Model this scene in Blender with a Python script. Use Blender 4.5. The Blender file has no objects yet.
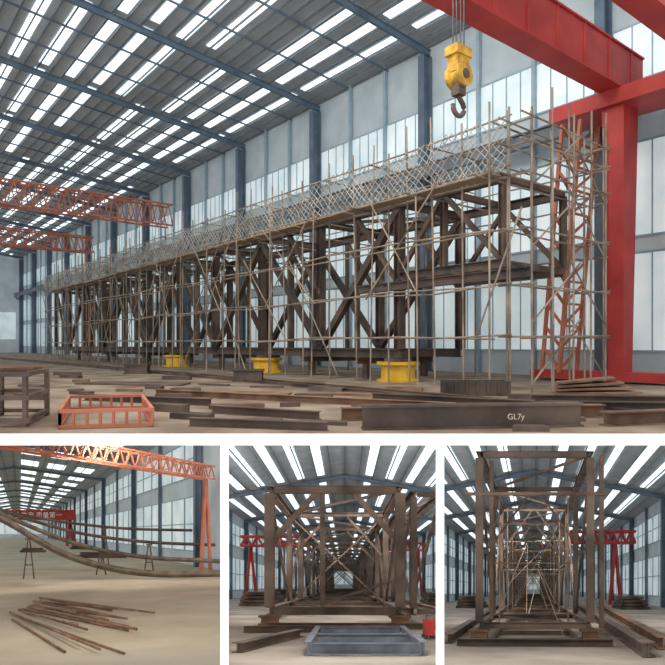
import bpy, bmesh, math, random
from mathutils import Vector as V
random.seed(4)
C = bpy.context.scene.collection
F = 600.0; CX = 332.5; HY = 345.0; EYE = 1.7; FRONT = 11.3
bpy.context.scene.view_settings.view_transform = 'Standard'

# ---------------------------------------------------------------- materials
def mat(name, c1, c2=None, scale=3.0, rough=0.7, metal=0.0, emit=0.0, bump=0.0, stretch=(1,1,1), detail=6):
    m = bpy.data.materials.new(name); m.use_nodes = True
    nt = m.node_tree; b = nt.nodes['Principled BSDF']
    c2 = c2 or tuple(min(1, x*1.35) for x in c1)
    tc = nt.nodes.new('ShaderNodeTexCoord'); mp = nt.nodes.new('ShaderNodeMapping'); mp.inputs['Scale'].default_value = stretch
    n = nt.nodes.new('ShaderNodeTexNoise'); n.inputs['Scale'].default_value = scale; n.inputs['Detail'].default_value = detail
    r = nt.nodes.new('ShaderNodeValToRGB'); r.color_ramp.elements[0].position = .35; r.color_ramp.elements[1].position = .65
    r.color_ramp.elements[0].color = (*c1, 1); r.color_ramp.elements[1].color = (*c2, 1)
    L = nt.links.new
    L(tc.outputs['Object'], mp.inputs[0]); L(mp.outputs[0], n.inputs['Vector']); L(n.outputs['Fac'], r.inputs[0]); L(r.outputs[0], b.inputs['Base Color'])
    b.inputs['Roughness'].default_value = rough; b.inputs['Metallic'].default_value = metal
    if emit:
        L(r.outputs[0], b.inputs['Emission Color']); b.inputs['Emission Strength'].default_value = emit
    if bump:
        bp = nt.nodes.new('ShaderNodeBump'); bp.inputs['Strength'].default_value = bump; L(n.outputs['Fac'], bp.inputs['Height']); L(bp.outputs[0], b.inputs['Normal'])
    return m
M = dict(
 floor=mat('workshop_concrete', (.15,.098,.062), (.37,.285,.205), .55, .9, bump=.3, detail=10),
 sand=mat('sandy_concrete', (.38,.31,.21), (.54,.46,.34), .3, .9, detail=10),
 grey=mat('dusty_concrete', (.22,.18,.15), (.38,.33,.28), .4, .9, detail=10),
 white=mat('white_plaster', (.93,.93,.93), (.97,.97,.97), 2, .8, emit=.35),  # emission keeps the plaster white beyond the light that falls on it
 roof=mat('roof_sheet', (.40,.43,.46), (.50,.54,.57), .6, .7),
 sky=mat('skylight_sheet', (.72,.83,.88), (.90,.96,.98), .5, .6, emit=1.5),
 pane=mat('window_sheet', (.50,.60,.63), (.74,.81,.81), .35, .5, emit=.46),
 wall=mat('wall_sheet', (.40,.47,.50), (.52,.58,.60), .5, .7, emit=.05),  # slight glow put into the cladding to brighten it
 wallp=mat('pale_wall_sheet', (.48,.55,.58), (.60,.66,.68), .5, .7, emit=.08),  # glow put into the pale cladding; the sheet itself is no lamp
 blue=mat('blue_steel_paint', (.085,.13,.18), (.135,.18,.235), 1, .5),
 frame=mat('window_frame_paint', (.27,.36,.41), None, 1, .5),
 purlin=mat('grey_steel_paint', (.11,.13,.15), (.17,.19,.21), 1, .5),
 red=mat('red_paint', (.36,.024,.02), (.54,.05,.038), .6, .55),
 orange=mat('orange_red_paint', (.46,.13,.065), (.60,.21,.12), .8, .7),
 yellow=mat('yellow_paint', (.62,.34,.015), (.84,.52,.03), 1.5, .45),
 hook=mat('worn_yellow_paint', (.32,.16,.03), (.74,.42,.03), 3.5, .6),
 dark=mat('bare_dark_steel', (.036,.028,.025), (.14,.095,.068), .7, .65, .15, bump=.1),
 dark2=mat('browned_steel', (.06,.04,.03), (.18,.12,.085), .8, .65, .1),
 brown=mat('brown_steel', (.065,.045,.036), (.20,.14,.105), .7, .75, .05),
 rust=mat('rusty_steel', (.12,.062,.036), (.30,.17,.10), 1.2, .85),
 tan=mat('tan_rust_pipe', (.17,.09,.05), (.33,.20,.11), 2, .7),
 pole=mat('scaffold_tube', (.15,.11,.08), (.40,.32,.24), 1.0, .6, .1),
 net=mat('net_cord', (.30,.28,.24), (.60,.58,.52), .7, .9),
 wood=mat('scaffold_plank', (.26,.18,.10), (.42,.31,.19), 2, .8, stretch=(1,6,1)),
 pipe=mat('grey_brown_pipe', (.09,.068,.05), (.20,.15,.11), 2, .5),
 text=mat('white_lettering', (.88,.88,.85), None, 2, .6),
 chalk=mat('chalk_lettering', (.65,.55,.40), None, 2, .8),
 cable=mat('wire_rope', (.05,.05,.05), (.1,.1,.1), 5, .5),
 cloth=mat('work_clothes', (.05,.07,.12), (.09,.11,.18), 4, .9),
 skin=mat('skin', (.42,.25,.17), (.50,.31,.22), 5, .6),
 helmet=mat('helmet_orange', (.7,.16,.03), None, 2, .5),
 bluegrey=mat('grey_primer', (.10,.12,.16), (.19,.21,.26), 2, .65),
)

# ---------------------------------------------------------------- halls (frames of reference)
class Hall: pass
def make_upper():
    h = Hall(); l = math.hypot(482, 600); s, c = 482/l, 600/l
    h.xf = lambda p: V((c*p[0]-s*p[1], s*p[0]+c*p[1], p[2])); h.clip = []
    return h
UP = make_upper()
WD = Hall(); WD.xf = lambda p: V(p); WD.clip = []
def lower(vx, vy, h, L, R):
    """a lower hall: its long axis runs down a ramp; z is the height above its floor"""
    H = Hall(); a = (vx-CX)/F; b = -(vy-HY)/F
    H.a, H.b, H.h = a, b, h
    H.xf = lambda p: V((p[0]+a*p[1], p[1], EYE-h+p[2]+b*p[1]))
    H.clip = []
    for side, px in ((1, L), (-1, R)):
        if px is None: continue
        u = (px-CX)/F; n = V((1, -u, 0)).normalized()*side
        H.clip.append((n*0.085, n))
    return H
H1 = lower(20, 533, 2.6, None, 224.5)
H2 = lower(345, 585, 1.7, 224.5, 440)
H3 = lower(533, 590, 1.7, 440, None)

# ---------------------------------------------------------------- mesh builder
class MB:
    def __init__(s): s.v = []; s.f = []
    def add(s, vs, fs):
        k = len(s.v); s.v += [V(p) for p in vs]; s.f += [tuple(i+k for i in f) for f in fs]; return s
    def box(s, a, b):
        x0,y0,z0 = a; x1,y1,z1 = b
        return s.add([(x0,y0,z0),(x1,y0,z0),(x1,y1,z0),(x0,y1,z0),(x0,y0,z1),(x1,y0,z1),(x1,y1,z1),(x0,y1,z1)],
            [(0,3,2,1),(4,5,6,7),(0,1,5,4),(1,2,6,5),(2,3,7,6),(3,0,4,7)])
    def bar(s, p, q, w, h, ou=0, os=0, up=(0,0,1)):
        p, q = V(p), V(q); d = (q-p).normalized(); sd = d.cross(V(up))
        if sd.length < .05: sd = d.cross(V((0,1,0)))
        sd.normalize(); u = sd.cross(d)
        p = p+u*ou+sd*os; q = q+u*ou+sd*os
        vs = [e+sd*(i*w/2)+u*(j*h/2) for e in (p,q) for i,j in ((-1,-1),(1,-1),(1,1),(-1,1))]
        return s.add(vs, [(0,1,2,3),(7,6,5,4),(0,4,5,1),(1,5,6,2),(2,6,7,3),(3,7,4,0)])
    def ibeam(s, p, q, w, h, up=(0,0,1), t=None):
        t = t or h*.1
        s.bar(p,q,w,t,ou=h/2-t/2,up=up); s.bar(p,q,w,t,ou=-(h/2-t/2),up=up); s.bar(p,q,t*.8,h-2*t,up=up); return s
    def tube(s, p, q, r, n=6, r2=None):
        p, q = V(p), V(q); r2 = r if r2 is None else r2; d = (q-p).normalized(); sd = d.cross(V((0,0,1)))
        if sd.length < .05: sd = V((1,0,0))
        sd.normalize(); u = sd.cross(d)
        vs = [e+(sd*math.cos(2*math.pi*k/n)+u*math.sin(2*math.pi*k/n))*rr for e,rr in ((p,r),(q,r2)) for k in range(n)]
        return s.add(vs, [(k,(k+1)%n,n+(k+1)%n,n+k) for k in range(n)]+[tuple(range(n-1,-1,-1)), tuple(range(n,2*n))])
    def path(s, pts, r, n=8):
        pts = [V(p) for p in pts]; rings = []
        for i,p in enumerate(pts):
            d = (pts[min(i+1,len(pts)-1)]-pts[max(i-1,0)]).normalized(); sd = d.cross(V((0,0,1)))
            if sd.length < .05: sd = V((1,0,0))
            sd.normalize(); u = sd.cross(d)
            rings += [p+(sd*math.cos(2*math.pi*k/n)+u*math.sin(2*math.pi*k/n))*r for k in range(n)]
        fs = []
        for i in range(len(pts)-1):
            fs += [(i*n+k, i*n+(k+1)%n, (i+1)*n+(k+1)%n, (i+1)*n+k) for k in range(n)]
        fs += [tuple(range(n-1,-1,-1)), tuple(range((len(pts)-1)*n, len(pts)*n))]
        return s.add(rings, fs)
    def lathe(s, o, prof, n=20, axis='z'):
        vs = []; o = V(o)
        for r,z in prof:
            for k in range(n):
                a = 2*math.pi*k/n
                e = V((r*math.cos(a), r*math.sin(a), z)) if axis=='z' else V((r*math.cos(a), z, r*math.sin(a)))
                vs.append(o+e)
        fs = [(i*n+k, i*n+(k+1)%n, (i+1)*n+(k+1)%n, (i+1)*n+k) for i in range(len(prof)-1) for k in range(n)]
        fs += [tuple(range(n-1,-1,-1)), tuple(range((len(prof)-1)*n, len(prof)*n))]
        return s.add(vs, fs)
    def build(s, name, m, parent=None, H=WD, **tags):
        bm = bmesh.new(); vs = [bm.verts.new(H.xf(p)) for p in s.v]
        for f in s.f:
            try: bm.faces.new([vs[i] for i in f])
            except ValueError: pass
        for co, no in H.clip:
            cp = V((0,0,EYE))+co
            if any((v.co-cp).dot(no) < 0 for v in bm.verts):
                r = bmesh.ops.bisect_plane(bm, geom=bm.verts[:]+bm.edges[:]+bm.faces[:], plane_co=cp, plane_no=no, clear_inner=True)
                e = [g for g in r['geom_cut'] if isinstance(g, bmesh.types.BMEdge)]
                if e:
                    try: bmesh.ops.holes_fill(bm, edges=e)
                    except Exception: pass
        if not bm.faces: bm.free(); return None
        bmesh.ops.recalc_face_normals(bm, faces=bm.faces[:])
        if parent: o0 = V(parent.matrix_basis.translation)
        else:
            xs = [v.co for v in bm.verts]
            o0 = V(((min(p.x for p in xs)+max(p.x for p in xs))/2, (min(p.y for p in xs)+max(p.y for p in xs))/2, min(p.z for p in xs)))
        if parent and parent.parent: o0 = parent.parent.matrix_basis.translation + parent.matrix_basis.translation
        for v in bm.verts: v.co -= o0
        me = bpy.data.meshes.new(name); bm.to_mesh(me); bm.free(); me.materials.append(m)
        o = bpy.data.objects.new(name, me); C.objects.link(o)
        if parent: o.parent = parent
        else: o.location = o0
        for k,val in tags.items(): o[k] = val
        return o

def thing(name, label, cat, H, loc, group=None):
    o = bpy.data.objects.new(name, None); C.objects.link(o); o.location = H.xf(loc); o.empty_display_size = .2
    o['label'] = label; o['category'] = cat
    if group: o['group'] = group
    return o
ctr = {}
def struct(kind, mb, m, H=WD):
    if kind in ('window','trim','door'):
        ctr[kind] = ctr.get(kind,0)+1; kind = '%s_%d' % (kind, ctr[kind])
    return mb.build(kind, m, None, H, kind='structure')
ORD = ['nearest','second','third','fourth','fifth','sixth','seventh','eighth','ninth','tenth','eleventh','twelfth','thirteenth','fourteenth','fifteenth','sixteenth']
U = random.uniform

# ================================================================ UPPER HALL
struct('floor', MB().add([(-9,FRONT+.2,0),(9,FRONT+.2,0),(110,165,0),(-110,165,0),(-9,FRONT+.2,-.19),(9,FRONT+.2,-.19),(110,165,-.19),(-110,165,-.19)],
    [(0,1,2,3),(7,6,5,4),(0,4,5,1),(1,5,6,2),(2,6,7,3),(3,7,4,0)]), M['floor'])
struct('trim', MB().box((-9,FRONT,-.19),(9,FRONT+.2,0)), M['white'])
WC, T0, T1, EAVE = 30.0, 3.0, 150.0, 21.6
zr = lambda c: 24.6-(c-2)*3/28
struct('wall_far', MB().box((WC,T0,0),(WC+.3,T1,EAVE+.4)), M['wall'], UP)
struct('wall_end', MB().box((-4,T1,0),(WC,T1+.3,24.6)), M['wallp'], UP)
struct('ceiling', MB().add([(2,T0,zr(2)),(WC+.3,T0,zr(WC+.3)),(WC+.3,T1,zr(WC+.3)),(2,T1,zr(2)),(-4,T0,zr(2)-.7),(-4,T1,zr(2)-.7)],
    [(0,1,2,3),(4,0,3,5)]), M['roof'], UP)
rafters = [15+12*i for i in range(-1,12)]
for t in rafters:
    struct('trim', MB().ibeam((1,t,zr(1)-.6),(WC,t,zr(WC)-.6),.24,.45), M['blue'], UP)
    for dt in (4,8): struct('trim', MB().bar((1,t+dt,zr(1)-.3),(WC,t+dt,zr(WC)-.3),.08,.14), M['blue'], UP)
c = 2.2
while c < 30:
    struct('trim', MB().bar((c,T0,zr(c)-.18),(c,T1,zr(c)-.18),.06,.14), M['purlin'], UP); c += .92
for ci in range(13):
    c = 3.58+ci*1.84*1.1
    for i, t in enumerate(rafters):
        if (ci+i)%6 == 5: continue
        t0 = t+.4+(ci%2)*.5; t1 = t0+10.9; z0, z1 = zr(c-.36)-.06, zr(c+.36)-.06
        struct('window', MB().add([(c-.36,t0,z0),(c+.36,t0,z1),(c+.36,t1,z1),(c-.36,t1,z0)],[(0,1,2,3)]), M['sky'], UP)
for i in range(len(rafters)):
    t0 = rafters[i]+.3; t1 = min(t0+11.4, T1)
    for q in (1,2): struct('trim', MB().bar((WC-.2,t0+5.7*q*.667,0),(WC-.2,t0+5.7*q*.667,EAVE),.22,.22), M['frame'], UP)
    for z0, z1 in ((1.4,6.2),(7.0,11.6),(14.6,17.4)):
        p = struct('window', MB().box((WC-.05,t0,z0),(WC,t1,z1)), M['pane'], UP)
        f = MB(); n = 12
        for k in range(n+1):
            t = t0+(t1-t0)*k/n; f.bar((WC-.08,t,z0),(WC-.08,t,z1),.06,.05)
        for z in (z0,z1): f.bar((WC-.09,t0,z),(WC-.09,t1,z),.06,.1)
        f.build('window_frame', M['frame'], p, UP)
struct('window', MB().box((3,T1-.1,3),(29,T1,9)), M['pane'], UP)
for i, t in enumerate(rafters[1:]):
    r = thing('steel_column', '%s blue H-section column standing along the far wall of the upper view, counted from the right' % ORD[i], 'column', UP, (WC-.5,t,0), 'blue columns along the far wall of the upper view')
    MB().ibeam((WC-.5,t,0),(WC-.5,t,EAVE-.9),.5,.8,up=(1,0,0)).build('shaft', M['blue'], r, UP)
    MB().bar((WC-1.0,t,12.0),(WC-.9,t,12.0),.5,.5).bar((WC-.9,t,11.7),(WC-1.6,t,12.2),.3,.3).build('bracket', M['blue'], r, UP)
    MB().box((WC-.95,t-.4,0),(WC-.1,t+.4,.06)).build('base_plate', M['blue'], r, UP)
o = MB().ibeam((WC-1.45,T0+1,12.8),(WC-1.45,T1-1,12.8),.4,.8).build('crane_runway_beam', M['purlin'], None, UP,
    label='long grey runway beam carried on the blue columns behind the big truss', category='beam')

# ---- box trusses
def box_truss(H, label, x0, x1, y0, y1, n, z0, z1, w, m, dw=.6, group=None, portal=None):
    r = thing('steel_box_truss', label, 'truss', H, ((x0+x1)/2,(y0+y1)/2,z0-w/2), group)
    st = (y1-y0)/n
    for x in (x0,x1):
        for z in (z0,z1):
            MB().ibeam((x,y0,z),(x,y1,z),w,w).build('chord', m, r, H)
    for i in range(n+1):
        y = y0+i*st; k = portal if (portal and i == 0) else 1
        for x in (x0,x1):
            MB().ibeam((x,y,z0+w/2),(x,y,z1-w/2),w*.9*k,w*.85*k,up=(0,1,0)).build('post', m, r, H)
        for z in (z0,z1):
            MB().ibeam((x0+w/2,y,z),(x1-w/2,y,z),w*.6*k,w*.75*k).build('cross_beam', m, r, H)
    for i in range(n):
        a, b = y0+i*st, y0+(i+1)*st
        for x in (x0,x1):
            p, q = ((x,a,z0+w/2),(x,b,z1-w/2)) if i%2 else ((x,a,z1-w/2),(x,b,z0+w/2))
            MB().bar(p,q,w*dw,w*dw).build('diagonal', m, r, H)
        for z in (z0,z1):
            p, q = ((x0,a,z),(x1,b,z)) if i%2 else ((x1,a,z),(x0,b,z))
            MB().bar(p,q,w*.35,w*.35).build('lateral_brace', m, r, H)
    return r
TS = 14.2; ST = 6.0; NB = 10; T1S = TS+ST*.95; ZT = 8.3
TR = box_truss(UP, 'very long dark steel box truss running across the large upper view inside scaffolding', 20, 24.4, T1S, T1S+ST*NB, NB, 1.3, ZT, .44, M['dark'], .75)
for i in range(NB):
    a = T1S+i*ST
    for x in (20,24.4):
        MB().bar((x,a+ST/2,1.4),(x,a+ST/2,ZT-.2),.2,.2).build('hanger', M['dark2'], TR, UP)
        MB().bar((x,a,4.5),(x,a+ST/2,ZT-.2),.2,.2).build('sub_diagonal', M['dark2'], TR, UP)
for x in (20,24.4):
    for z in (4.9,ZT): MB().ibeam((x,TS,z),(x,T1S,z),.36,.38).build('end_chord', M['dark'], TR, UP)
    for t in (TS,TS+ST*.5): MB().ibeam((x,t,5.0),(x,t,ZT-.1),.26,.26,up=(0,1,0)).build('end_post', M['dark2'], TR, UP)
    MB().bar((x,TS,5.0),(x,TS+ST*.5,ZT-.1),.2,.2).bar((x,T1S,5.0),(x,TS+ST*.5,ZT-.1),.2,.2).build('end_diagonal', M['dark2'], TR, UP)
for t in (TS,TS+ST*.5):
    for z in (4.9,ZT): MB().bar((20,t,z),(24.4,t,z),.24,.26).build('end_cross_beam', M['dark2'], TR, UP)
nb = MB().ibeam((19.5,TS-1.6,4.4),(19.5,TS+8,4.4),.28,.38)
for k in range(6): nb.bar((19.5,TS-1.4+k*1.5,4.5),(19.7,TS-.7+k*1.5,4.8),.14,.14)
nb.build('end_bracket', M['dark'], TR, UP)

# ---- scaffold
SC = thing('tube_scaffold', 'tall tube scaffold with diamond netting wrapped along the top of the long truss', 'scaffold', UP, (19,45,0))
TE = T1S+ST*NB+1; t = TS-1; k = 0
while t < TE:
    MB().tube((18.9+U(-.08,.08),t,0),(18.9+U(-.1,.1),t+U(-.3,.3),10.1+U(0,1.3)),.042).build('standard', M['pole'], SC, UP)
    if k % 2 == 0: MB().tube((17.8,t,0),(17.8+U(-.1,.1),t+U(-.3,.3),U(7.5,10.6)),.038).build('standard', M['pole'], SC, UP)
    t += U(1.2,2.3); k += 1
t = TS-1
while t < 62:
    MB().tube((26,t,0),(26,t,U(10.2,11.4)),.045).build('standard', M['pole'], SC, UP); t += 3.5
def ledger(c, z, t0, t1, name='ledger', j=.12):
    pts = []; t = t0
    while t < t1: pts.append((c+U(-.05,.05),t,z+U(-j,j))); t += U(3,6)
    pts.append((c,t1,z)); MB().path(pts,.038,6).build(name, M['pole'], SC, UP)
for z in (2.0,3.9,5.9): ledger(18.85,z,TS-1.2,TE)
for z in (7.9,8.3,9.2,10.1): ledger(18.85,z,TS-1.2,TE,'guard_rail',.06)
for z in (2.0,3.9,5.9,7.9): ledger(17.8,z,TS-1.2,TE-8,j=.15)
for z in (5.5,8.0,9.5,10.4): ledger(26,z,TS-1.2,TE)
t = TS-.5
while t < TE-6:
    zz = random.choice((.2,2,3.7)); MB().tube((17.7,t,zz),(17.75,t+random.choice((-1,1))*U(1.5,5),zz+U(3.5,6)),.034).build('brace', M['pole'], SC, UP)
    t += U(1.5,3.2)
for t in [TS-.5+3.4*i for i in range(19)]:
    MB().tube((17.4,t,7.85),(26.3,t,7.85+U(-.1,.1)),.04).build('transom', M['pole'], SC, UP)
    MB().tube((18.6,t,10.0),(26.3,t,10.0+U(-.2,.3)),.04).build('transom', M['pole'], SC, UP)
for i in range(15):
    a = TS-.8+i*4.15
    MB().box((18.1,a,7.93),(18.75,a+4.0,7.99)).build('plank', M['wood'], SC, UP)
nt_ = MB(); cols = []; t = TS-1
while t < TE:
    dip = .12*math.sin(t*.9)+U(-.06,.06)
    cols.append([V((18.76+U(-.06,.06),t+U(-.05,.05),7.95+(2.1+dip)*j/6+U(-.035,.035))) for j in range(7)]); t += .36
for a,b in zip(cols,cols[1:]):
    for j in range(6):
        if random.random() < .96: nt_.bar(a[j],b[j+1],.024,.024)
        if random.random() < .96: nt_.bar(a[j+1],b[j],.024,.024)
nt_.build('safety_net', M['net'], SC, UP)
for c in (18.9,20.3,21.7,23.0,24.2):
    for t in (TS-2.0,TS-1.1):
        MB().tube((c,t,0),(c+U(-.1,.1),t,U(9.6,11.6)),.04).build('end_standard', M['pole'], SC, UP)
for z in (2.0,3.9,5.9,7.9,9.0,9.8):
    for t in (TS-2.0,TS-1.1): MB().tube((18.2,t,z+U(-.1,.1)),(24.5,t,z+U(-.1,.1)),.036).build('end_ledger', M['pole'], SC, UP)
    for c in (18.9,24.2): MB().tube((c,TS-2.2,z),(c,TS-.6,z),.036).build('end_ledger', M['pole'], SC, UP)
for z in (0.3,2.5,5.2,7.4): MB().tube((18.9,TS-2.0,z),(22.2,TS-2.0,z+2.4),.034).tube((24.2,TS-2.0,z),(21.5,TS-2.0,z+2.4),.034).build('end_brace', M['pole'], SC, UP)

# ---- gantry crane
TG = 12.9
G = thing('gantry_crane', 'big red gantry crane whose box girders cross the upper right corner', 'crane', UP, (27.2,TG+1,0))
for t0, z0, hh in ((TG,12.9,1.8),(TG-3.6,13.2,1.7)):
    gb = MB().box((6,t0-.5,z0),(28.2,t0+.5,z0+.08)).box((6,t0-.5,z0+hh),(28.2,t0+.5,z0+hh+.08)).box((6,t0-.42,z0+.08),(28.2,t0+.42,z0+hh))
    for k in range(11): gb.box((7+2*k,t0-.47,z0+.08),(7.08+2*k,t0-.42,z0+hh))
    gb.build('girder', M['red'], G, UP)
MB().add([(26.4,TG-.4,0.5),(27.2,TG-.4,.5),(27.6,TG-.5,12.9),(26.2,TG-.5,12.9),(26.4,TG+.3,.5),(27.2,TG+.3,.5),(27.6,TG+.5,12.9),(26.2,TG+.5,12.9)],
   [(0,1,2,3),(7,6,5,4),(0,4,5,1),(1,5,6,2),(2,6,7,3),(3,7,4,0)]).build('leg', M['red'], G, UP)
MB().add([(26.3,TG-3.7,0.5),(27.3,TG-3.7,.5),(27.9,TG-4.1,12.9),(26.1,TG-4.1,12.9),(26.3,TG-3.0,.5),(27.3,TG-3.0,.5),(27.9,TG-3.0,12.9),(26.1,TG-3.0,12.9)],
   [(0,1,2,3),(7,6,5,4),(0,4,5,1),(1,5,6,2),(2,6,7,3),(3,7,4,0)]).build('leg', M['red'], G, UP)
lt = MB(); P = lambda c,t,z:(c,t-1.1*(z/12),z)
for c in (26.2,27.8):
    for t in (TG+2.6,TG+3.5): lt.bar(P(c,t,.4),P(c,t,12.1),.15,.15)
for k in range(11):
    z = .5+k*1.05
    lt.bar(P(26.2,TG+2.6,z),P(27.8,TG+2.6,z+1.05),.1,.1).bar(P(27.8,TG+3.5,z),P(26.2,TG+3.5,z+1.05),.1,.1).bar(P(26.2,TG+2.6,z),P(27.8,TG+2.6,z),.1,.1).bar(P(26.2,TG+2.6,z),P(26.2,TG+3.5,z+1.05),.1,.1)
lt.build('lattice_leg', M['orange'], G, UP)
MB().box((25.9,TG-4.4,12.2),(28.1,TG+2.9,12.88)).build('end_carriage', M['red'], G, UP)
MB().box((26.3,TG-4.4,.1),(27.6,TG+4.2,.5)).build('bogie', M['red'], G, UP)
MB().box((13.5,TG-4.3,15.05),(16.1,TG+.9,15.5)).build('trolley', M['yellow'], G, UP)
hc, ht = 14.75, TG-.8
HB = thing('hook_block', 'worn yellow crane hook block hanging on wire ropes from the red girder', 'crane hook', UP, (hc,ht,9.1))
Z = -.95
MB().box((hc-.28,ht-.2,11.1+Z),(hc+.28,ht+.2,11.7+Z)).box((hc-.36,ht-.25,11.6+Z),(hc+.36,ht+.25,11.88+Z)).build('housing', M['hook'], HB, UP)
MB().lathe((hc,ht-.3,11.0+Z),[(.05,0),(.36,.02),(.36,.12),(.27,.18),(.27,.38),(.36,.44),(.36,.56),(.05,.58)],20,'y').build('sheave', M['hook'], HB, UP)
MB().lathe((hc,ht-.34,11.0+Z),[(.03,0),(.15,.01),(.15,.66),(.03,.67)],14,'y').build('axle', M['dark2'], HB, UP)
MB().box((hc-.16,ht-.16,10.4+Z),(hc+.16,ht+.16,10.75+Z)).build('swivel', M['dark2'], HB, UP)
hk = [(hc,ht,10.4+Z)]+[(hc+.26*math.sin(a),ht,10.04-.26*math.cos(a)+Z) for a in [math.radians(x) for x in range(150,-120,-25)]]
MB().path(hk,.08,8).build('hook', M['dark2'], HB, UP)
wr = MB()
for dc in (-.26,-.1,.1,.26): wr.tube((hc+dc,ht,11.85+Z),(hc+dc,ht,15.0),.025)
wr.build('wire_rope', M['cable'], HB, UP)

def lattice_girder(name, label, H, p, q, hh, ww, n, m, legs=(), legw=.5, chord=.16):
    p, q = V(p), V(q); d = (q-p); side = V((d.y,-d.x,0)).normalized()*ww/2
    r = thing(name, label, 'crane', H, ((p.x+q.x)/2,(p.y+q.y)/2,p.z))
    up = V((0,0,hh))
    for s in (-1,1):
        for u in (V((0,0,0)),up): MB().bar(p+side*s+u,q+side*s+u,chord,chord).build('chord', m, r, H)
        w = MB()
        for k in range(n):
            a = p+d*(k/n)+side*s; b = p+d*((k+1)/n)+side*s; mid = (a+b)/2
            w.bar(a,mid+up,chord*.6,chord*.6).bar(mid+up,b,chord*.6,chord*.6)
        w.build('web_bracing', m, r, H)
    tp = MB()
    for k in range(n+1): tp.bar(p+d*(k/n)-side+up,p+d*(k/n)+side+up,chord*.6,chord*.6)
    tp.build('top_bracing', m, r, H)
    for x,y in legs:
        for s in (-1,1): MB().bar((x,y,p.z),(x+legw*s,y+legw*s*.6,0),legw*.45,legw*.45).build('leg', m, r, H)
    return r
lattice_girder('lattice_crane','orange-red lattice crane bridge crossing high at the left of the upper view',UP,(2,64,15.0),(28.0,64,15.0),2.3,1.6,22,M['orange'],chord=.16)
lattice_girder('lattice_crane','second orange-red lattice crane bridge, lower and further back at the far left',UP,(2,92,15.4),(28.0,92,15.4),2.2,1.6,20,M['orange'],legs=((27.2,92),),chord=.2)

# ---- foreground of the upper view
for i,(t,lab) in enumerate(((20.0,'rightmost'),(31.4,'middle'),(44.5,'leftmost'))):
    r = thing('support_stand','%s of three round yellow steel stands under the long truss'%lab,'stand',UP,(20,t,0),'yellow stands under the truss')
    MB().lathe((20,t,0),[(1.0,0),(1.0,.1),(.8,.14),(.8,.7),(1.0,.78),(1.0,.92)],20).build('drum', M['yellow'], r, UP)
    MB().box((19.6,t-.5,.92),(20.4,t+.5,1.07)).build('top_plate', M['dark2'], r, UP)
for i,t in enumerate((22.4,27,37.5,51,61,71)):
    r = thing('steel_trestle','%s dark steel trestle carrying the long truss, counted from the right'%ORD[i],'trestle',UP,(22.3,t,0),'dark trestles under the long truss')
    MB().ibeam((19.5,t,.92),(25.1,t,.92),.3,.3).build('top_beam', M['dark2'], r, UP)
    for c in (20.2,24.4):
        MB().bar((c,t,0),(c,t,.77),.3,.3).build('leg', M['dark2'], r, UP)
for c,lab in ((14.1,'nearer'),(14.9,'further')):
    MB().ibeam((c,4.5,.07),(c,100,.07),.1,.14,t=.03).build('crane_rail', M['dark2'], None, UP, label='%s of two long floor rails running in front of the scaffold'%lab, category='rail')

def lay_beam(name, label, cat, p, q, w, h, m, H=WD, group=None, n=0):
    kw = dict(label=label, category=cat)
    if group: kw['group'] = group
    return MB().ibeam(p,q,w,h).build(name,m,None,H,**kw)
b1 = lay_beam('steel_beam','large brown H-beam with chalk marking lying at the bottom right front of the upper view','beam',(.6,12.05,.25),(5.2,12.6,.25),.3,.5,M['dark2'])
def txt(s, size, m, parent, loc, rz, ext=.005):
    cu = bpy.data.curves.new('t','FONT'); cu.body = s; cu.size = size; cu.extrude = ext; cu.align_x = 'CENTER'
    o = bpy.data.objects.new('t', cu); C.objects.link(o); bpy.context.view_layer.update()
    me = bpy.data.meshes.new_from_object(o.evaluated_get(bpy.context.evaluated_depsgraph_get())); bpy.data.objects.remove(o)
    me.materials.clear(); me.materials.append(m); me.name = 'lettering'
    t = bpy.data.objects.new('lettering', me); C.objects.link(t)
    t.rotation_euler = (math.pi/2,0,rz); t.parent = parent; t.location = V(loc)-parent.location
    return t
txt('GL7y', .17, M['chalk'], b1, (3.75,12.26,.18), math.atan2(.55,4.6))
for a in (('long brown beam lying behind the chalk-marked beam',(.2,13.5,.15),(6.4,14.2,.15),.28,.3,'rust'),
  ('thin dark beam on the floor in the centre, in front of the rails',(-3.0,15.0,.1),(-.3,13.6,.1),.2,.2,'dark2'),
  ('long dark beam lying left of centre behind the orange frame',(-7.6,18.4,.1),(-3.4,16.8,.1),.2,.2,'dark'),
  ('dark beam near the lower edge of the upper view, right of the orange frame',(-3.0,12.6,.09),(-.1,11.9,.09),.18,.18,'dark2'),
  ('brown beam stretching to the right edge under the scaffold end',(5.6,16.9,.16),(11,16.0,.16),.3,.32,'dark2'),
  ('rusty beam at the right edge just behind the chalk-marked beam',(5.7,12.6,.15),(8.4,13.4,.15),.3,.3,'rust'),
  ('long thin rusty beam across the floor in front of the yellow stands',(-6.0,20.4,.1),(3.2,15.6,.1),.18,.2,'rust'),
  ('dark beam lying across the floor below the rightmost yellow stand',(1.2,17.9,.14),(5.2,15.4,.14),.24,.28,'dark'),
  ('dark channel beam lying just in front of the slanting plate pile at right',(5.4,15.3,.14),(9.2,14.9,.14),.28,.28,'dark')):
    lay_beam('steel_beam',a[0],'beam',a[1],a[2],a[3],a[4],M[a[5]])
tg = MB().box((3.7,19.9,0),(5.9,20.6,.1)).box((3.7,19.9,.1),(5.9,19.98,.5)).box((3.7,20.52,.1),(5.9,20.6,.5))
for k in range(7): tg.box((3.7+k*.355,19.84,.1),(3.77+k*.355,19.9,.5))
tg.build('steel_trough',M['dark'],None,WD,label='dark ribbed steel trough on the floor below the scaffold, right of a yellow stand',category='trough')
cp = MB()
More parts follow.
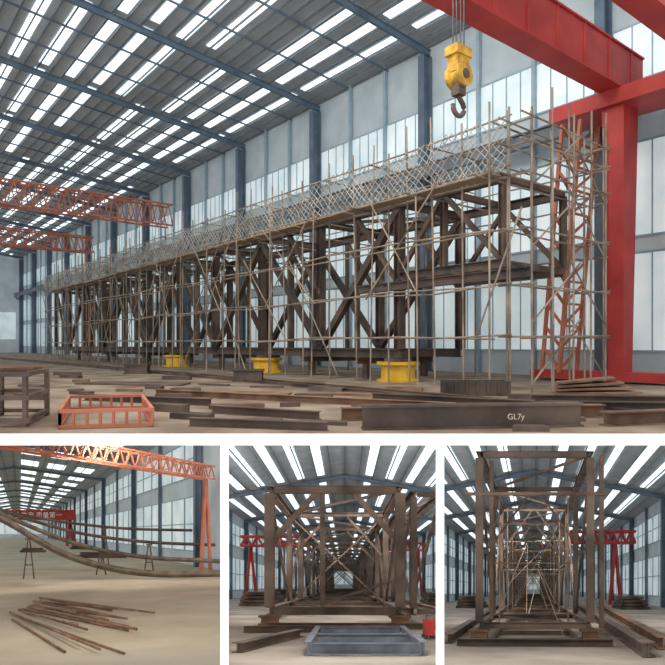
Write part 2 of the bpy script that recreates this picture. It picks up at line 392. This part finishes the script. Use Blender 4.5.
for k in range(6):
    cp.bar((6.6+.1*k,18.0+.2*k,.05+.09*k),(9.4-.15*k,17.4+.22*k,.05+.13*k),1.0,.05)
cp.build('plate_pile',M['rust'],None,WD,label='slanting pile of rusty steel plates at the right of the floor',category='steel plates')
def plate(x,y,w,d,th,rot,m,**kw):
    ca,sa = math.cos(rot),math.sin(rot)
    pt = lambda a,b,z:(x+ca*a-sa*b,y+sa*a+ca*b,z)
    q = [(-w/2,-d/2),(w/2,-d/2),(w/2-.2*d,d/2),(-w/2+.1,d/2)]
    return MB().add([pt(a,b,.004) for a,b in q]+[pt(a,b,th) for a,b in q],[(0,3,2,1),(4,5,6,7),(0,1,5,4),(1,2,6,5),(2,3,7,6),(3,0,4,7)]).build('steel_plate',M[m],None,WD,**kw)
for (x,y,w,d,m,lab) in ((-2.9,20.8,3.2,1.1,'rust','flat rusty plate on the floor left of centre'),(4.6,17.2,1.6,.7,'brown','flat brown plate on the floor right of centre'),
     (-8.5,26,5,1.6,'dark2','wide dark plate on the floor at the far left under the truss'),(1.2,20.4,2.6,.9,'rust','rusty plate lying in front of the middle yellow stand'),(7.3,14.2,2.0,.6,'rust','rusty plate near the right edge of the floor')):
    plate(x,y,w,d,.06,-.25,m,label=lab,category='steel plate')
sp = [(-5.4,22.2),(-.2,22.2),(-6.9,23.4),(-9.6,22.5),(2.9,18.9),(6.2,18.9),(3.2,14.75),(-1.5,13.2),(-4.2,15.4),(-9.4,18.8),(-11.5,27.5),(-5.0,25.4),(-2.6,24),(-2.6,16.2),(-8.6,20.6),(-12.2,24.4),(-.2,12.9),(-3.2,13.8),(8.3,15.9),(-13.5,31),(-7.6,29.4),(-.8,25.4),(2.7,22.6),(-1.2,16.6),(.9,15.2),(-4.9,18.6),(-10.6,20.6),(-.6,19.4),(5.4,13.6),(-6.2,15.9),(-11.4,22.4),(-15,34),(.4,23.8),(4.4,22.2),(-1.9,14.95),(3.9,11.9),(-7.4,21.9)]
for i,(x,y) in enumerate(sp):
    plate(x,y,U(.5,1.6),U(.2,.45),U(.05,.2),U(-.6,.3),random.choice(('rust','dark2','brown','dark')),label='small flat steel offcut lying among the others on the floor of the upper view',category='steel offcut',group='small steel offcuts on the upper floor')
fr = thing('steel_crate_frame','orange-red rectangular frame with many uprights lying at the lower left of the upper view','frame',WD,(-5.3,13.6,0))
A,B = V((-5.5,12.1,0)),V((-3.75,12.5,0)); D_ = V((-1.3,3.4,0))
for z in (.05,.36):
    for p,q in ((A,B),(B,B+D_),(B+D_,A+D_),(A+D_,A)): MB().bar(p+V((0,0,z)),q+V((0,0,z)),.07,.07).build('rail',M['orange'],fr)
for p,q,n in ((A,B,7),(B,B+D_,8),(A,A+D_,8),(A+D_,B+D_,7)):
    for k in range(n):
        e = p+(q-p)*(k/n); MB().bar(e+V((0,0,.085)),e+V((0,0,.325)),.05,.05).build('upright',M['orange'],fr)
rk = thing('steel_rack','dark brown open steel rack standing at the left edge of the upper view','rack',WD,(-6.7,13,0))
for x,y in ((-7.4,12.5),(-6.4,12.5),(-6.9,14.5),(-8.0,14.5)): MB().bar((x,y,0),(x,y,1.04),.09,.09).build('leg',M['dark2'],rk)
for z in (.12,.6,1.09):
    MB().bar((-7.5,12.5,z),(-6.3,12.5,z),.1,.1).bar((-6.4,12.5,z),(-6.9,14.5,z),.1,.09).bar((-7.4,12.5,z),(-8.0,14.5,z),.1,.09).bar((-8.0,14.5,z),(-6.9,14.5,z),.1,.08).build('frame',M['brown'],rk)
sl = MB()
for k in range(6): sl.bar((-7.5-.1*k,12.7+.33*k,1.18),(-6.4-.1*k,12.7+.33*k,1.18),.12,.06)
sl.build('slats',M['rust'],rk)
for i,(x,y,lab) in enumerate(((-12.2,35,'small dark steel box on the floor under the left part of the truss'),(-4.6,27.5,'dark steel box on the floor left of the middle yellow stand'))):
    MB().box((x,y,0),(x+1.4,y+.8,.1)).box((x+.05,y+.05,.1),(x+1.35,y+.75,.5)).box((x,y,.5),(x+1.4,y+.8,.58)).build('steel_box',M['dark'],None,WD,label=lab,category='box')

# ================================================================ partitions between the lower halls
for px,nm in ((224.5,'wall_left_partition'),(440,'wall_right_partition')):
    u = (px-CX)/F; n = V((1,-u,0)).normalized()*.078
    vs = []
    for Y,zt,zb in ((FRONT,-.19,-5.3),(250,-.19,EYE-.62*250)):
        for s in (-1,1): vs += [V((u*Y,Y,zt))+n*s, V((u*Y,Y,zb))+n*s]
    struct(nm, MB().add(vs,[(0,1,3,2),(4,6,7,5),(0,2,6,4),(1,5,7,3),(0,4,5,1),(2,3,7,6)]), M['white'])

# ================================================================ lower halls: shells
def shell(H, tag, fm, xl, xr, eave, rx, rz, yr, y1, bay, sky_rows, walls=(1,1), cross=False, y0=11.35):
    struct('floor_'+tag, MB().add([(-60,y0,0),(60,y0,0),(90,y1,0),(-90,y1,0)],[(0,1,2,3)]), fm, H)
    def zc(x): return rz-(rz-eave)*((x-rx)/((xr-rx) if x > rx else (xl-rx)))
    struct('ceiling_'+tag, MB().add([(xl,yr,eave),(rx,yr,rz),(xr,yr,eave),(xl,y1,eave),(rx,y1,rz),(xr,y1,eave)],[(0,1,4,3),(1,2,5,4)]), M['roof'], H)
    struct('wall_end_'+tag, MB().add([(xl,y1,0),(xr,y1,0),(xr,y1,eave),(rx,y1,rz),(xl,y1,eave)],[(0,1,2,3,4)]), M['wallp'], H)
    for q in range(4): struct('window', MB().box((xl+1+(xr-xl-2)*q/4,y1-.3,2),(xl+.4+(xr-xl-2)*(q+1)/4,y1-.05,eave*.7)), M['pane'], H)
    for s,x in ((0,xl),(1,xr)):
        if not walls[s]: continue
        d = 1 if s == 0 else -1
        struct('wall_%s_%s'%(('left','right')[s],tag), MB().box((x,38,0),(x-d*.3,y1,eave)), M['wallp'], H)
        y = 20+bay*math.ceil(18/bay); k = 0
        while y < y1-bay:
            ya, yb = y+.4, y+bay-.4
            struct('trim', MB().bar((x+d*.25,y+bay/2,0),(x+d*.25,y+bay/2,eave),.3,.3), M['blue'], H)
            for za, zb in ((eave*.10,eave*.48),(eave*.62,eave*.88)):
                mb = MB().box((x,ya,za),(x+d*.06,yb,zb)); p = struct('window', mb, M['pane'], H)
                if p:
                    f = MB()
                    for q in range(7): f.bar((x+d*.12,ya+(yb-ya)*q/6,za),(x+d*.12,ya+(yb-ya)*q/6,zb),.1,.1)
                    for q in range(3): f.bar((x+d*.12,ya,za+(zb-za)*q/2),(x+d*.12,yb,za+(zb-za)*q/2),.08,.08)
                    f.build('window_frame', M['frame'], p, H)
            mb = MB().ibeam((x+d*.35,y,0),(x+d*.35,y,eave),.5,.6,up=(1,0,0))
            o = mb.build('steel_column', M['blue'], None, H)
            if o:
                o['label'] = '%s visible blue column on the %s wall of the lower %s view, from the front' % (ORD[k],('left','right')[s],tag)
                o['category'] = 'column'; o['group'] = 'blue columns on the %s wall of the lower %s view' % (('left','right')[s],tag); k += 1
            y += bay
    y = 20+bay*math.ceil((yr-20)/bay)
    ys = y
    while y < y1:
        struct('trim', MB().bar((xl,y,eave-.3),(rx,y,rz-.3),.3,.35).bar((rx,y,rz-.3),(xr,y,eave-.3),.3,.35), M['blue'], H); y += bay
    for x in [xl+(xr-xl)*i/20 for i in range(1,20)]:
        struct('trim', MB().bar((x,yr,zc(x)-.15),(x,y1,zc(x)-.15),.07,.13), M['purlin'], H)
    y = ys
    while y < y1-bay*.5:
        for x, w in sky_rows:
            ya, yb = (y+bay*.04, y+bay*.92) if not cross else (y+bay*.12,y+bay*.36)
            for rep in ((0,) if not cross else (0,bay*.5)):
                struct('window', MB().add([(x-w/2,ya+rep,zc(x-w/2)-.06),(x+w/2,ya+rep,zc(x+w/2)-.06),(x+w/2,yb+rep,zc(x+w/2)-.06),(x-w/2,yb+rep,zc(x-w/2)-.06)],[(0,1,2,3)]), M['sky'], H)
        y += bay
shell(H1,'left',M['sand'],-16,14,11.5,-1,13.6,46,330,26,((-6,4.5),(1.5,2.6),(5.5,2.6),(9.8,2.6)),(0,1),True)
R2 = tuple((x,.7) for x in (-12.4,-10.4,-8.4,-6.4,-4.4,-2.4,2.4,4.4,6.4,8.4,10.4,12.4))
shell(H2,'middle',M['grey'],-14,14,10.7,0,13.2,40,260,21,R2)
shell(H3,'right',M['grey'],-12.5,13,10.9,0,13.4,38,260,19,R2[1:-1])

# ================================================================ LOWER LEFT
lattice_girder('gantry_crane','orange gantry crane with lattice girder slanting across the top of the lower left view',H1,(-2.2,23,6.15),(12.7,40,6.15),.85,.6,22,M['orange'],legs=((12.2,39.4),),legw=.4,chord=.1)
r = thing('gantry_crane','far red crane girder with white lettering at the left of the lower left view','crane',H1,(4,120,0))
gd = MB().box((-8,119.5,5.2),(11,120.5,7.2)).build('girder',M['red'],r,H1)
for x in (-7,10): MB().bar((x,120,5.2),(x-.6,120,0),.6,.6).bar((x,120,5.2),(x+.8,120,0),.6,.6).build('leg',M['red'],r,H1)
txt('安全生产 质量第一', 1.3, M['text'], r, H1.xf((3.0,119.4,5.7)), 0, .02)
def arc(pts):
    out = []
    P = [V(p) for p in pts]; P = [P[0]*2-P[1]]+P+[P[-1]*2-P[-2]]
    for i in range(1,len(P)-2):
        for k in range(10):
            t = k/10; a,b,c_,d = P[i-1:i+3]
            out.append(.5*((2*b)+(c_-a)*t+(2*a-5*b+4*c_-d)*t*t+(3*b-a-3*c_+d)*t**3))
    out.append(P[-2]); return out
for (D0,pts,rr,m,lab) in ((34,((-2.2,4.0),(-.4,3.05),(2.3,1.5),(5.1,.62),(7.9,.28),(11.5,.3)),.2,'pipe','thick steel pipe bent in a long upward curve, nearest across the lower left view'),
    (37,((-2.2,4.3),(.4,3.1),(3.6,1.9),(7.4,1.15),(12.4,.85)),.14,'pipe','second bent pipe, thinner and just behind the thickest one'),
    (40,((-2.2,4.5),(.6,3.5),(4.2,2.55),(8.5,2.0),(13.0,1.8)),.11,'dark2','third bent pipe, gently curved above the two nearer ones'),
    (46,((-2,4.4),(3,3.5),(8,2.95),(13.2,2.8)),.11,'dark2','furthest and highest dark pipe behind the bent pipes')):
    MB().path(arc([(x,D0,z) for x,z in pts]),rr,10).build('bent_pipe',M[m],None,H1,label=lab,category='pipe')
for i,(x,y,h,lab) in enumerate(((.5,34,2.26,'tall narrow trestle under the raised left part of the thick bent pipe'),(5.0,37,1.4,'short trestle under the second bent pipe'),(8.6,40,1.83,'trestle under the third bent pipe'),(6.5,46,2.93,'trestle under the furthest dark pipe'))):
    r = thing('pipe_trestle',lab,'trestle',H1,(x,y,0))
    for s in (-1,1): MB().bar((x+.05*s,y,h),(x+.3*s,y,0),.08,.08).build('leg',M['dark2'],r,H1)
    MB().bar((x-.2,y,h*.35),(x+.2,y,h*.35),.06,.06).build('crossbar',M['dark2'],r,H1)
    MB().bar((x-.2,y,h),(x+.2,y,h),.1,.08).build('head',M['dark2'],r,H1)
for i in range(20):
    u = i/19
    xa, ya = -.3+1.2*u+U(-.2,.2), 18.2+5.4*u+U(-.8,.8); ang = .34+.24*u+U(-.14,.14); Ln = U(3.6,7.0)
    xb, yb = xa+Ln*math.sin(ang), ya-Ln*math.cos(ang)
    if yb < 12.8: k = (ya-12.8)/(ya-yb); xb = xa+(xb-xa)*k; yb = 12.8
    rr = U(.026,.04); z = rr+.004+.085*(i%3)
    MB().tube((xa,ya,rr+.004),(xb,yb,z),rr,8).build('steel_rod',M['tan' if i%2 else 'rust'],None,H1,label='thin rusty rod lying loose in the scattered pile on the lower left floor',category='rod',group='loose rusty rods on the lower left floor')
for x,y,w,lab in ((6,62,5,'low dark stack of steel on the floor behind the pipes'),(0,80,3.5,'small dark stack of steel at the far left behind the pipes'),(8,95,4,'far dark stack of steel near the window wall')):
    mb = MB()
    for k in range(3): mb.box((x,y+k*.5,.02),(x+w,y+k*.5+.3,.3)).box((x+.3,y+k*.5,.3),(x+w-.4,y+k*.5+.3,.6))
    mb.build('steel_stack',M['dark2'],None,H1,label=lab,category='steel stack')

# ================================================================ LOWER MIDDLE
T2 = box_truss(H2,'dark brown box truss seen end-on through its square portal in the lower middle view',-3.2,2.34,25.5,25.5+9*16,16,.6,5.75,.34,M['brown'],.42,portal=1.35)
for s,x in ((1,-3.0),(-1,2.14)):
    MB().bar((x,25.6,3.7),(x+1.75*s,25.6,5.6),.22,.22).build('knee_brace',M['brown'],T2,H2)
MB().ibeam((-.95,25.5,.8),(-.95,25.5,5.55),.2,.2,up=(0,1,0)).build('centre_post',M['dark2'],T2,H2)
MB().bar((-.95,25.6,.9),(2.1,25.6,1.9),.12,.12).build('lower_brace',M['dark2'],T2,H2)
for i in range(1,12):
    y = 25.5+9*i
    for s,x in ((1,-3.0),(-1,2.14)):
        MB().bar((x,y,3.4),(x+2.0*s,y,5.6),.13,.13).build('knee_brace',M['brown'],T2,H2)
    if i%2: MB().bar((-3.0,y,.8),(2.1,y,5.5),.09,.09).bar((2.1,y,.8),(-3.0,y,5.5),.09,.09).build('cross_brace',M['brown'],T2,H2)
T3 = box_truss(H2,'smaller steel frame standing against the right side of the lower middle portal',2.95,4.1,25.8,25.8+11*4,4,.55,5.6,.3,M['brown'],.5)
for x,lab in ((-3.2,'left'),(2.34,'right')):
    for k in range(4):
        r = thing('support_block','%s dark support block under the %s chord of the lower middle truss'%(ORD[k],lab),'support block',H2,(x,25.6+27*k,0),'support blocks under the lower middle truss')
        y = 25.2+27*k
        MB().box((x-.45,y,0),(x+.45,y+.8,.08)).box((x-.35,y+.1,.08),(x+.35,y+.7,.32)).box((x-.45,y,.32),(x+.45,y+.8,.42)).build('block',M['rust'],r,H2)
lattice_girder('gantry_crane','red gantry crane at the left side of the lower middle view',H2,(-12.5,72,6.4),(-4.5,72,6.4),1.1,1,6,M['red'],legs=((-11.3,72),),legw=.6,chord=.25)
lattice_girder('gantry_crane','red gantry crane at the right side of the lower middle view',H2,(6,95,7.2),(12.6,95,7.2),1.1,1,6,M['red'],legs=((11.6,95),),legw=.6,chord=.25)
def frame_on_floor(name,label,H,x0,x1,y0,y1,h,n,m):
    r = thing(name,label,'steel frame',H,((x0+x1)/2,(y0+y1)/2,0))
    for x in (x0,x1): MB().ibeam((x,y0,h/2),(x,y1,h/2),h*.5,h).build('side_beam',m,r,H)
    for k in range(n+1):
        y = y0+(y1-y0)*k/n; MB().ibeam((x0+h*.25,y,h/2),(x1-h*.25,y,h/2),h*.4,h*.8).build('rung',m,r,H)
frame_on_floor('floor_grillage','wide blue-grey H-beam frame lying on the floor in front of the lower middle portal',H2,-.9,1.9,14.4,20.0,.34,2,M['bluegrey'])
lay_beam('steel_beam','dark beam lying slantwise at the front left of the lower middle view','beam',(-2.7,15.0,.13),(-1.5,19.8,.13),.28,.26,M['dark2'],H2)
lay_beam('steel_beam','brown beam lying crosswise before the lower middle portal','beam',(-3.6,21.3,.13),(2.2,21.8,.13),.2,.24,M['dark2'],H2)
lay_beam('steel_beam','second brown beam crosswise just in front of the lower middle portal','beam',(-3.0,23.4,.12),(3.6,23.0,.12),.2,.22,M['dark'],H2)
for k,(x,y,lab) in enumerate(((-8.5,48,'dark steel stack on the floor left of the lower middle portal'),(6.0,44,'dark steel stack on the floor right of the lower middle portal'),(-9.5,75,'far dark steel stack at the left wall of the lower middle view'))):
    mb = MB()
    for j in range(4): mb.box((x+.1*j,y,.3*j+.0),(x+3.4-.2*j,y+5,.3*j+.24))
    for j in range(3): mb.box((x+.5,y+1,.3*j+.24),(x+.7,y+4,.3*j+.3)).box((x+2.4,y+1,.3*j+.24),(x+2.6,y+4,.3*j+.3))
    mb.build('steel_stack',M['dark2'],None,H2,label=lab,category='steel stack')
r = thing('welding_machine','small red machine on the floor at the lower right corner of the lower middle view','machine',H2,(2.65,19.0,0))
MB().box((2.5,18.7,.12),(2.8,19.3,.62)).build('body',M['red'],r,H2)
MB().path([(2.53,18.7,.62),(2.53,18.7,.76),(2.77,18.7,.76),(2.77,18.7,.62)],.02,6).build('handle',M['cable'],r,H2)
for x in (2.53,2.77):
    for y in (18.8,19.2): MB().lathe((x,y-.03,.08),[(.02,0),(.08,0),(.08,.06),(.02,.06)],12,'y').build('wheel',M['cable'],r,H2)

# ================================================================ LOWER RIGHT
T4 = box_truss(H3,'tall dark box truss seen end-on with scaffolding inside in the lower right view',-1.82,1.95,20.4,20.4+7*21,21,.5,6.3,.25,M['brown'],.42,portal=1.15)
MB().ibeam((-1.42,20.5,.7),(-1.42,20.5,6.1),.13,.13,up=(0,1,0)).build('inner_post',M['dark2'],T4,H3)
MB().ibeam((2.35,20.6,.4),(2.35,20.6,6.3),.16,.16,up=(0,1,0)).build('outer_post',M['dark2'],T4,H3)
MB().bar((-2.3,20.3,4.95),(2.5,20.3,4.95),.09,.11).build('tie_bar',M['dark2'],T4,H3)
for i in range(1,16):
    y = 20.4+7*i
    for s,x in ((1,-1.7),(-1,1.83)): MB().bar((x,y,4.0),(x+1.6*s,y,6.2),.09,.09).build('knee_brace',M['brown'],T4,H3)
    if i%3 == 0: MB().bar((-1.7,y,.8),(1.8,y,5.9),.06,.06).bar((1.8,y,.8),(-1.7,y,5.9),.06,.06).build('cross_brace',M['brown'],T4,H3)
S3 = thing('tube_scaffold','tube scaffold with planks standing inside the box truss of the lower right view','scaffold',H3,(0,50,0))
for i in range(12):
    y = 24+8*i
    for x in (-1.35,1.4):
        MB().tube((x,y,0),(x,y,5.6+U(-.4,.6)),.025).build('standard',M['pole'],S3,H3)
    for z in (2.8,4.3): MB().tube((-1.6,y,z+U(-.06,.06)),(1.7,y,z+U(-.05,.05)),.022).build('transom',M['pole'],S3,H3)
    s = random.choice((-1,1))
    MB().tube((-1.35*s,y,U(.3,2)),(U(-.6,1.2)*s,y+5,U(3.8,5.5)),.02).build('brace',M['pole'],S3,H3)
for x in (-1.35,1.4):
    for z in (2.85,4.35): MB().tube((x,23,z),(x,113,z),.024).build('ledger',M['pole'],S3,H3)
for k,(x,z) in enumerate(((-1.0,4.36),(1.0,4.36))):
    MB().box((x-.25,40,z),(x+.25,76,z+.05)).build('plank',M['wood'],S3,H3)
for k in range(5): MB().tube((U(-1.6,1.4),22+k*5,.05),(U(-1.6,1.7),27+k*7,U(2.0,5.4)),.02).build('leaning_pole',M['wood'],S3,H3)
frame_on_floor('steel_track','ladder-like steel floor track running inside the lower right truss',H3,-1.3,1.4,19.0,80,.2,18,M['dark2'])
for x,lab in ((-1.82,'left'),(1.95,'right')):
    for k in range(4):
        yy = 20.1+28*k
        MB().box((x-.35,yy,0),(x+.35,yy+.6,.07)).box((x-.27,yy+.05,.07),(x+.27,yy+.55,.28)).box((x-.35,yy,.28),(x+.35,yy+.6,.37)).build('support_block',M['rust'],None,H3,label='%s support block under the %s chord of the lower right truss'%(ORD[k],lab),category='support block',group='support blocks under the lower right truss')
lay_beam('steel_beam','long brown beam on the floor along the right side of the lower right view','beam',(2.9,15,.2),(4.4,60,.2),.35,.36,M['brown'],H3)
lay_beam('steel_beam','second long beam on the floor nearest the right edge of the lower right view','beam',(3.7,17,.2),(6.6,60,.2),.35,.36,M['rust'],H3)
lay_beam('steel_beam','dark beam on the floor left of the lower right truss','beam',(-2.7,19,.16),(-3.4,60,.16),.3,.3,M['dark2'],H3)
lay_beam('steel_beam','dark beam lying crosswise before the feet of the lower right truss','beam',(-2.3,18.2,.12),(2.4,18.0,.12),.22,.22,M['dark'],H3)
lattice_girder('gantry_crane','red crane bridge high at the right of the lower right view',H3,(3.5,70,7.2),(11.9,70,7.2),1.3,1,8,M['red'],legs=((9.6,70),),legw=.7,chord=.28)
for k,(x,y,lab) in enumerate(((7.6,52,'dark steel stack on the floor right of the lower right truss'),(-7.2,56,'dark steel stack on the floor left of the lower right truss'))):
    mb = MB()
    for j in range(4): mb.box((x+.1*j,y,.3*j),(x+2.6-.2*j,y+6,.3*j+.24))
    for j in range(3): mb.box((x+.5,y+1,.3*j+.24),(x+.7,y+4,.3*j+.3)).box((x+1.7,y+1,.3*j+.24),(x+1.9,y+4,.3*j+.3))
    mb.build('steel_stack',M['dark2'],None,H3,label=lab,category='steel stack')

def worker(label, H, loc, rz, armup):
    r = thing('person', label, 'person', H, loc)
    j = dict(pel=(0,0,.92,.125), bel=(0,0,1.1,.12), che=(0,.01,1.3,.135), nec=(0,.02,1.47,.06), hd=(0,.035,1.58,.085), hd2=(0,.04,1.68,.085),
      hl=(.1,0,.86,.095), kl=(.12,.04,.48,.065), al=(.13,0,.09,.045), tl=(.14,.17,.035,.035), hr=(-.1,0,.86,.095), kr=(-.12,.08,.49,.065), ar=(-.13,.02,.09,.045), tr=(-.14,.19,.035,.035),
      sl=(.19,0,1.38,.065), el=(.27,.06,1.12,.045), wl=(.24,.27,1.05 if not armup else 1.3,.03), fl=(.23,.36,1.05 if not armup else 1.36,.03),
      sr=(-.19,0,1.38,.065), er=(-.28,.02,1.12,.045), wr=(-.27,.18,.93,.03), fr=(-.26,.25,.88,.03))
    ks = list(j); es = [('pel','bel'),('bel','che'),('che','nec'),('nec','hd'),('hd','hd2'),('pel','hl'),('hl','kl'),('kl','al'),('al','tl'),('pel','hr'),('hr','kr'),('kr','ar'),('ar','tr'),('che','sl'),('sl','el'),('el','wl'),('wl','fl'),('che','sr'),('sr','er'),('er','wr'),('wr','fr')]
    me = bpy.data.meshes.new('body'); me.from_pydata([j[k][:3] for k in ks],[(ks.index(a),ks.index(b)) for a,b in es],[])
    o = bpy.data.objects.new('body', me); C.objects.link(o)
    sk = o.modifiers.new('s','SKIN')
    for i,k in enumerate(ks): me.skin_vertices[0].data[i].radius = (j[k][3],)*2
    me.skin_vertices[0].data[0].use_root = True
    o.modifiers.new('u','SUBSURF').levels = 1
    bpy.context.view_layer.update()
    m2 = bpy.data.meshes.new_from_object(o.evaluated_get(bpy.context.evaluated_depsgraph_get())); bpy.data.objects.remove(o)
    m2.materials.clear(); m2.materials.append(M['cloth']); m2.materials.append(M['skin'])
    for p in m2.polygons:
        z = p.center.z; p.use_smooth = True
        if z > 1.47 or (p.center.y > .24 and z > .6): p.material_index = 1
    b = bpy.data.objects.new('body', m2); C.objects.link(b); b.parent = r; r.rotation_euler.z = rz
    hm = MB().lathe((0,.04,1.66),[(.16,0),(.155,.02),(.125,.03),(.12,.08),(.085,.14),(.02,.165)],16)
    me = bpy.data.meshes.new('helmet'); me.from_pydata([tuple(v) for v in hm.v],[],hm.f); me.materials.append(M['helmet'])
    h = bpy.data.objects.new('helmet', me); C.objects.link(h); h.parent = r
worker('worker in dark clothes and orange helmet on the left plank of the lower right scaffold',H3,(-.95,66,4.41),.5,True)
worker('worker in dark clothes and orange helmet on the right plank of the lower right scaffold',H3,(.92,58,4.41),3.4,False)

for o in list(bpy.data.objects):
    if o.type == 'EMPTY' and not o.children: bpy.data.objects.remove(o)

# ================================================================ light
w = bpy.data.worlds.new('World'); bpy.context.scene.world = w; w.use_nodes = True
w.node_tree.nodes['Background'].inputs[0].default_value = (.90,.95,1,1); w.node_tree.nodes['Background'].inputs[1].default_value = 1.15
def area(loc, target, sx, sy, power, col=(1,.97,.92)):
    l = bpy.data.lights.new('area','AREA'); l.shape = 'RECTANGLE'; l.size = sx; l.size_y = sy; l.energy = power; l.color = col
    o = bpy.data.objects.new('area_light', l); C.objects.link(o); o.location = loc
    o.rotation_euler = (V(target)-V(loc)).to_track_quat('-Z','Y').to_euler()
area((-4,14,19),(2,30,0),16,6,4200)  # added fill light out of view, brightens the upper hall
for H,xc,k in ((H1,4,.6),(H2,0,1),(H3,.5,1)):  # added lights hidden under the slab to brighten each lower hall
    q = H.xf((xc*.4,14,0)); area((q.x,13.6,-.8),H.xf((xc,26,1)),1.2,.9,330*k)
    q = H.xf((xc,29,0)); area((q.x,29,-1.9),H.xf((xc,75,3)),2,1.2,2000*k)

# ================================================================ camera
cam = bpy.data.cameras.new('Camera'); co = bpy.data.objects.new('Camera', cam); C.objects.link(co)
co.location = (0,0,EYE); co.rotation_euler = (math.pi/2,0,0); cam.sensor_width = 36; cam.lens = 36*F/665; cam.shift_y = (HY-332.5)/665; cam.clip_end = 1000
bpy.context.scene.camera = co
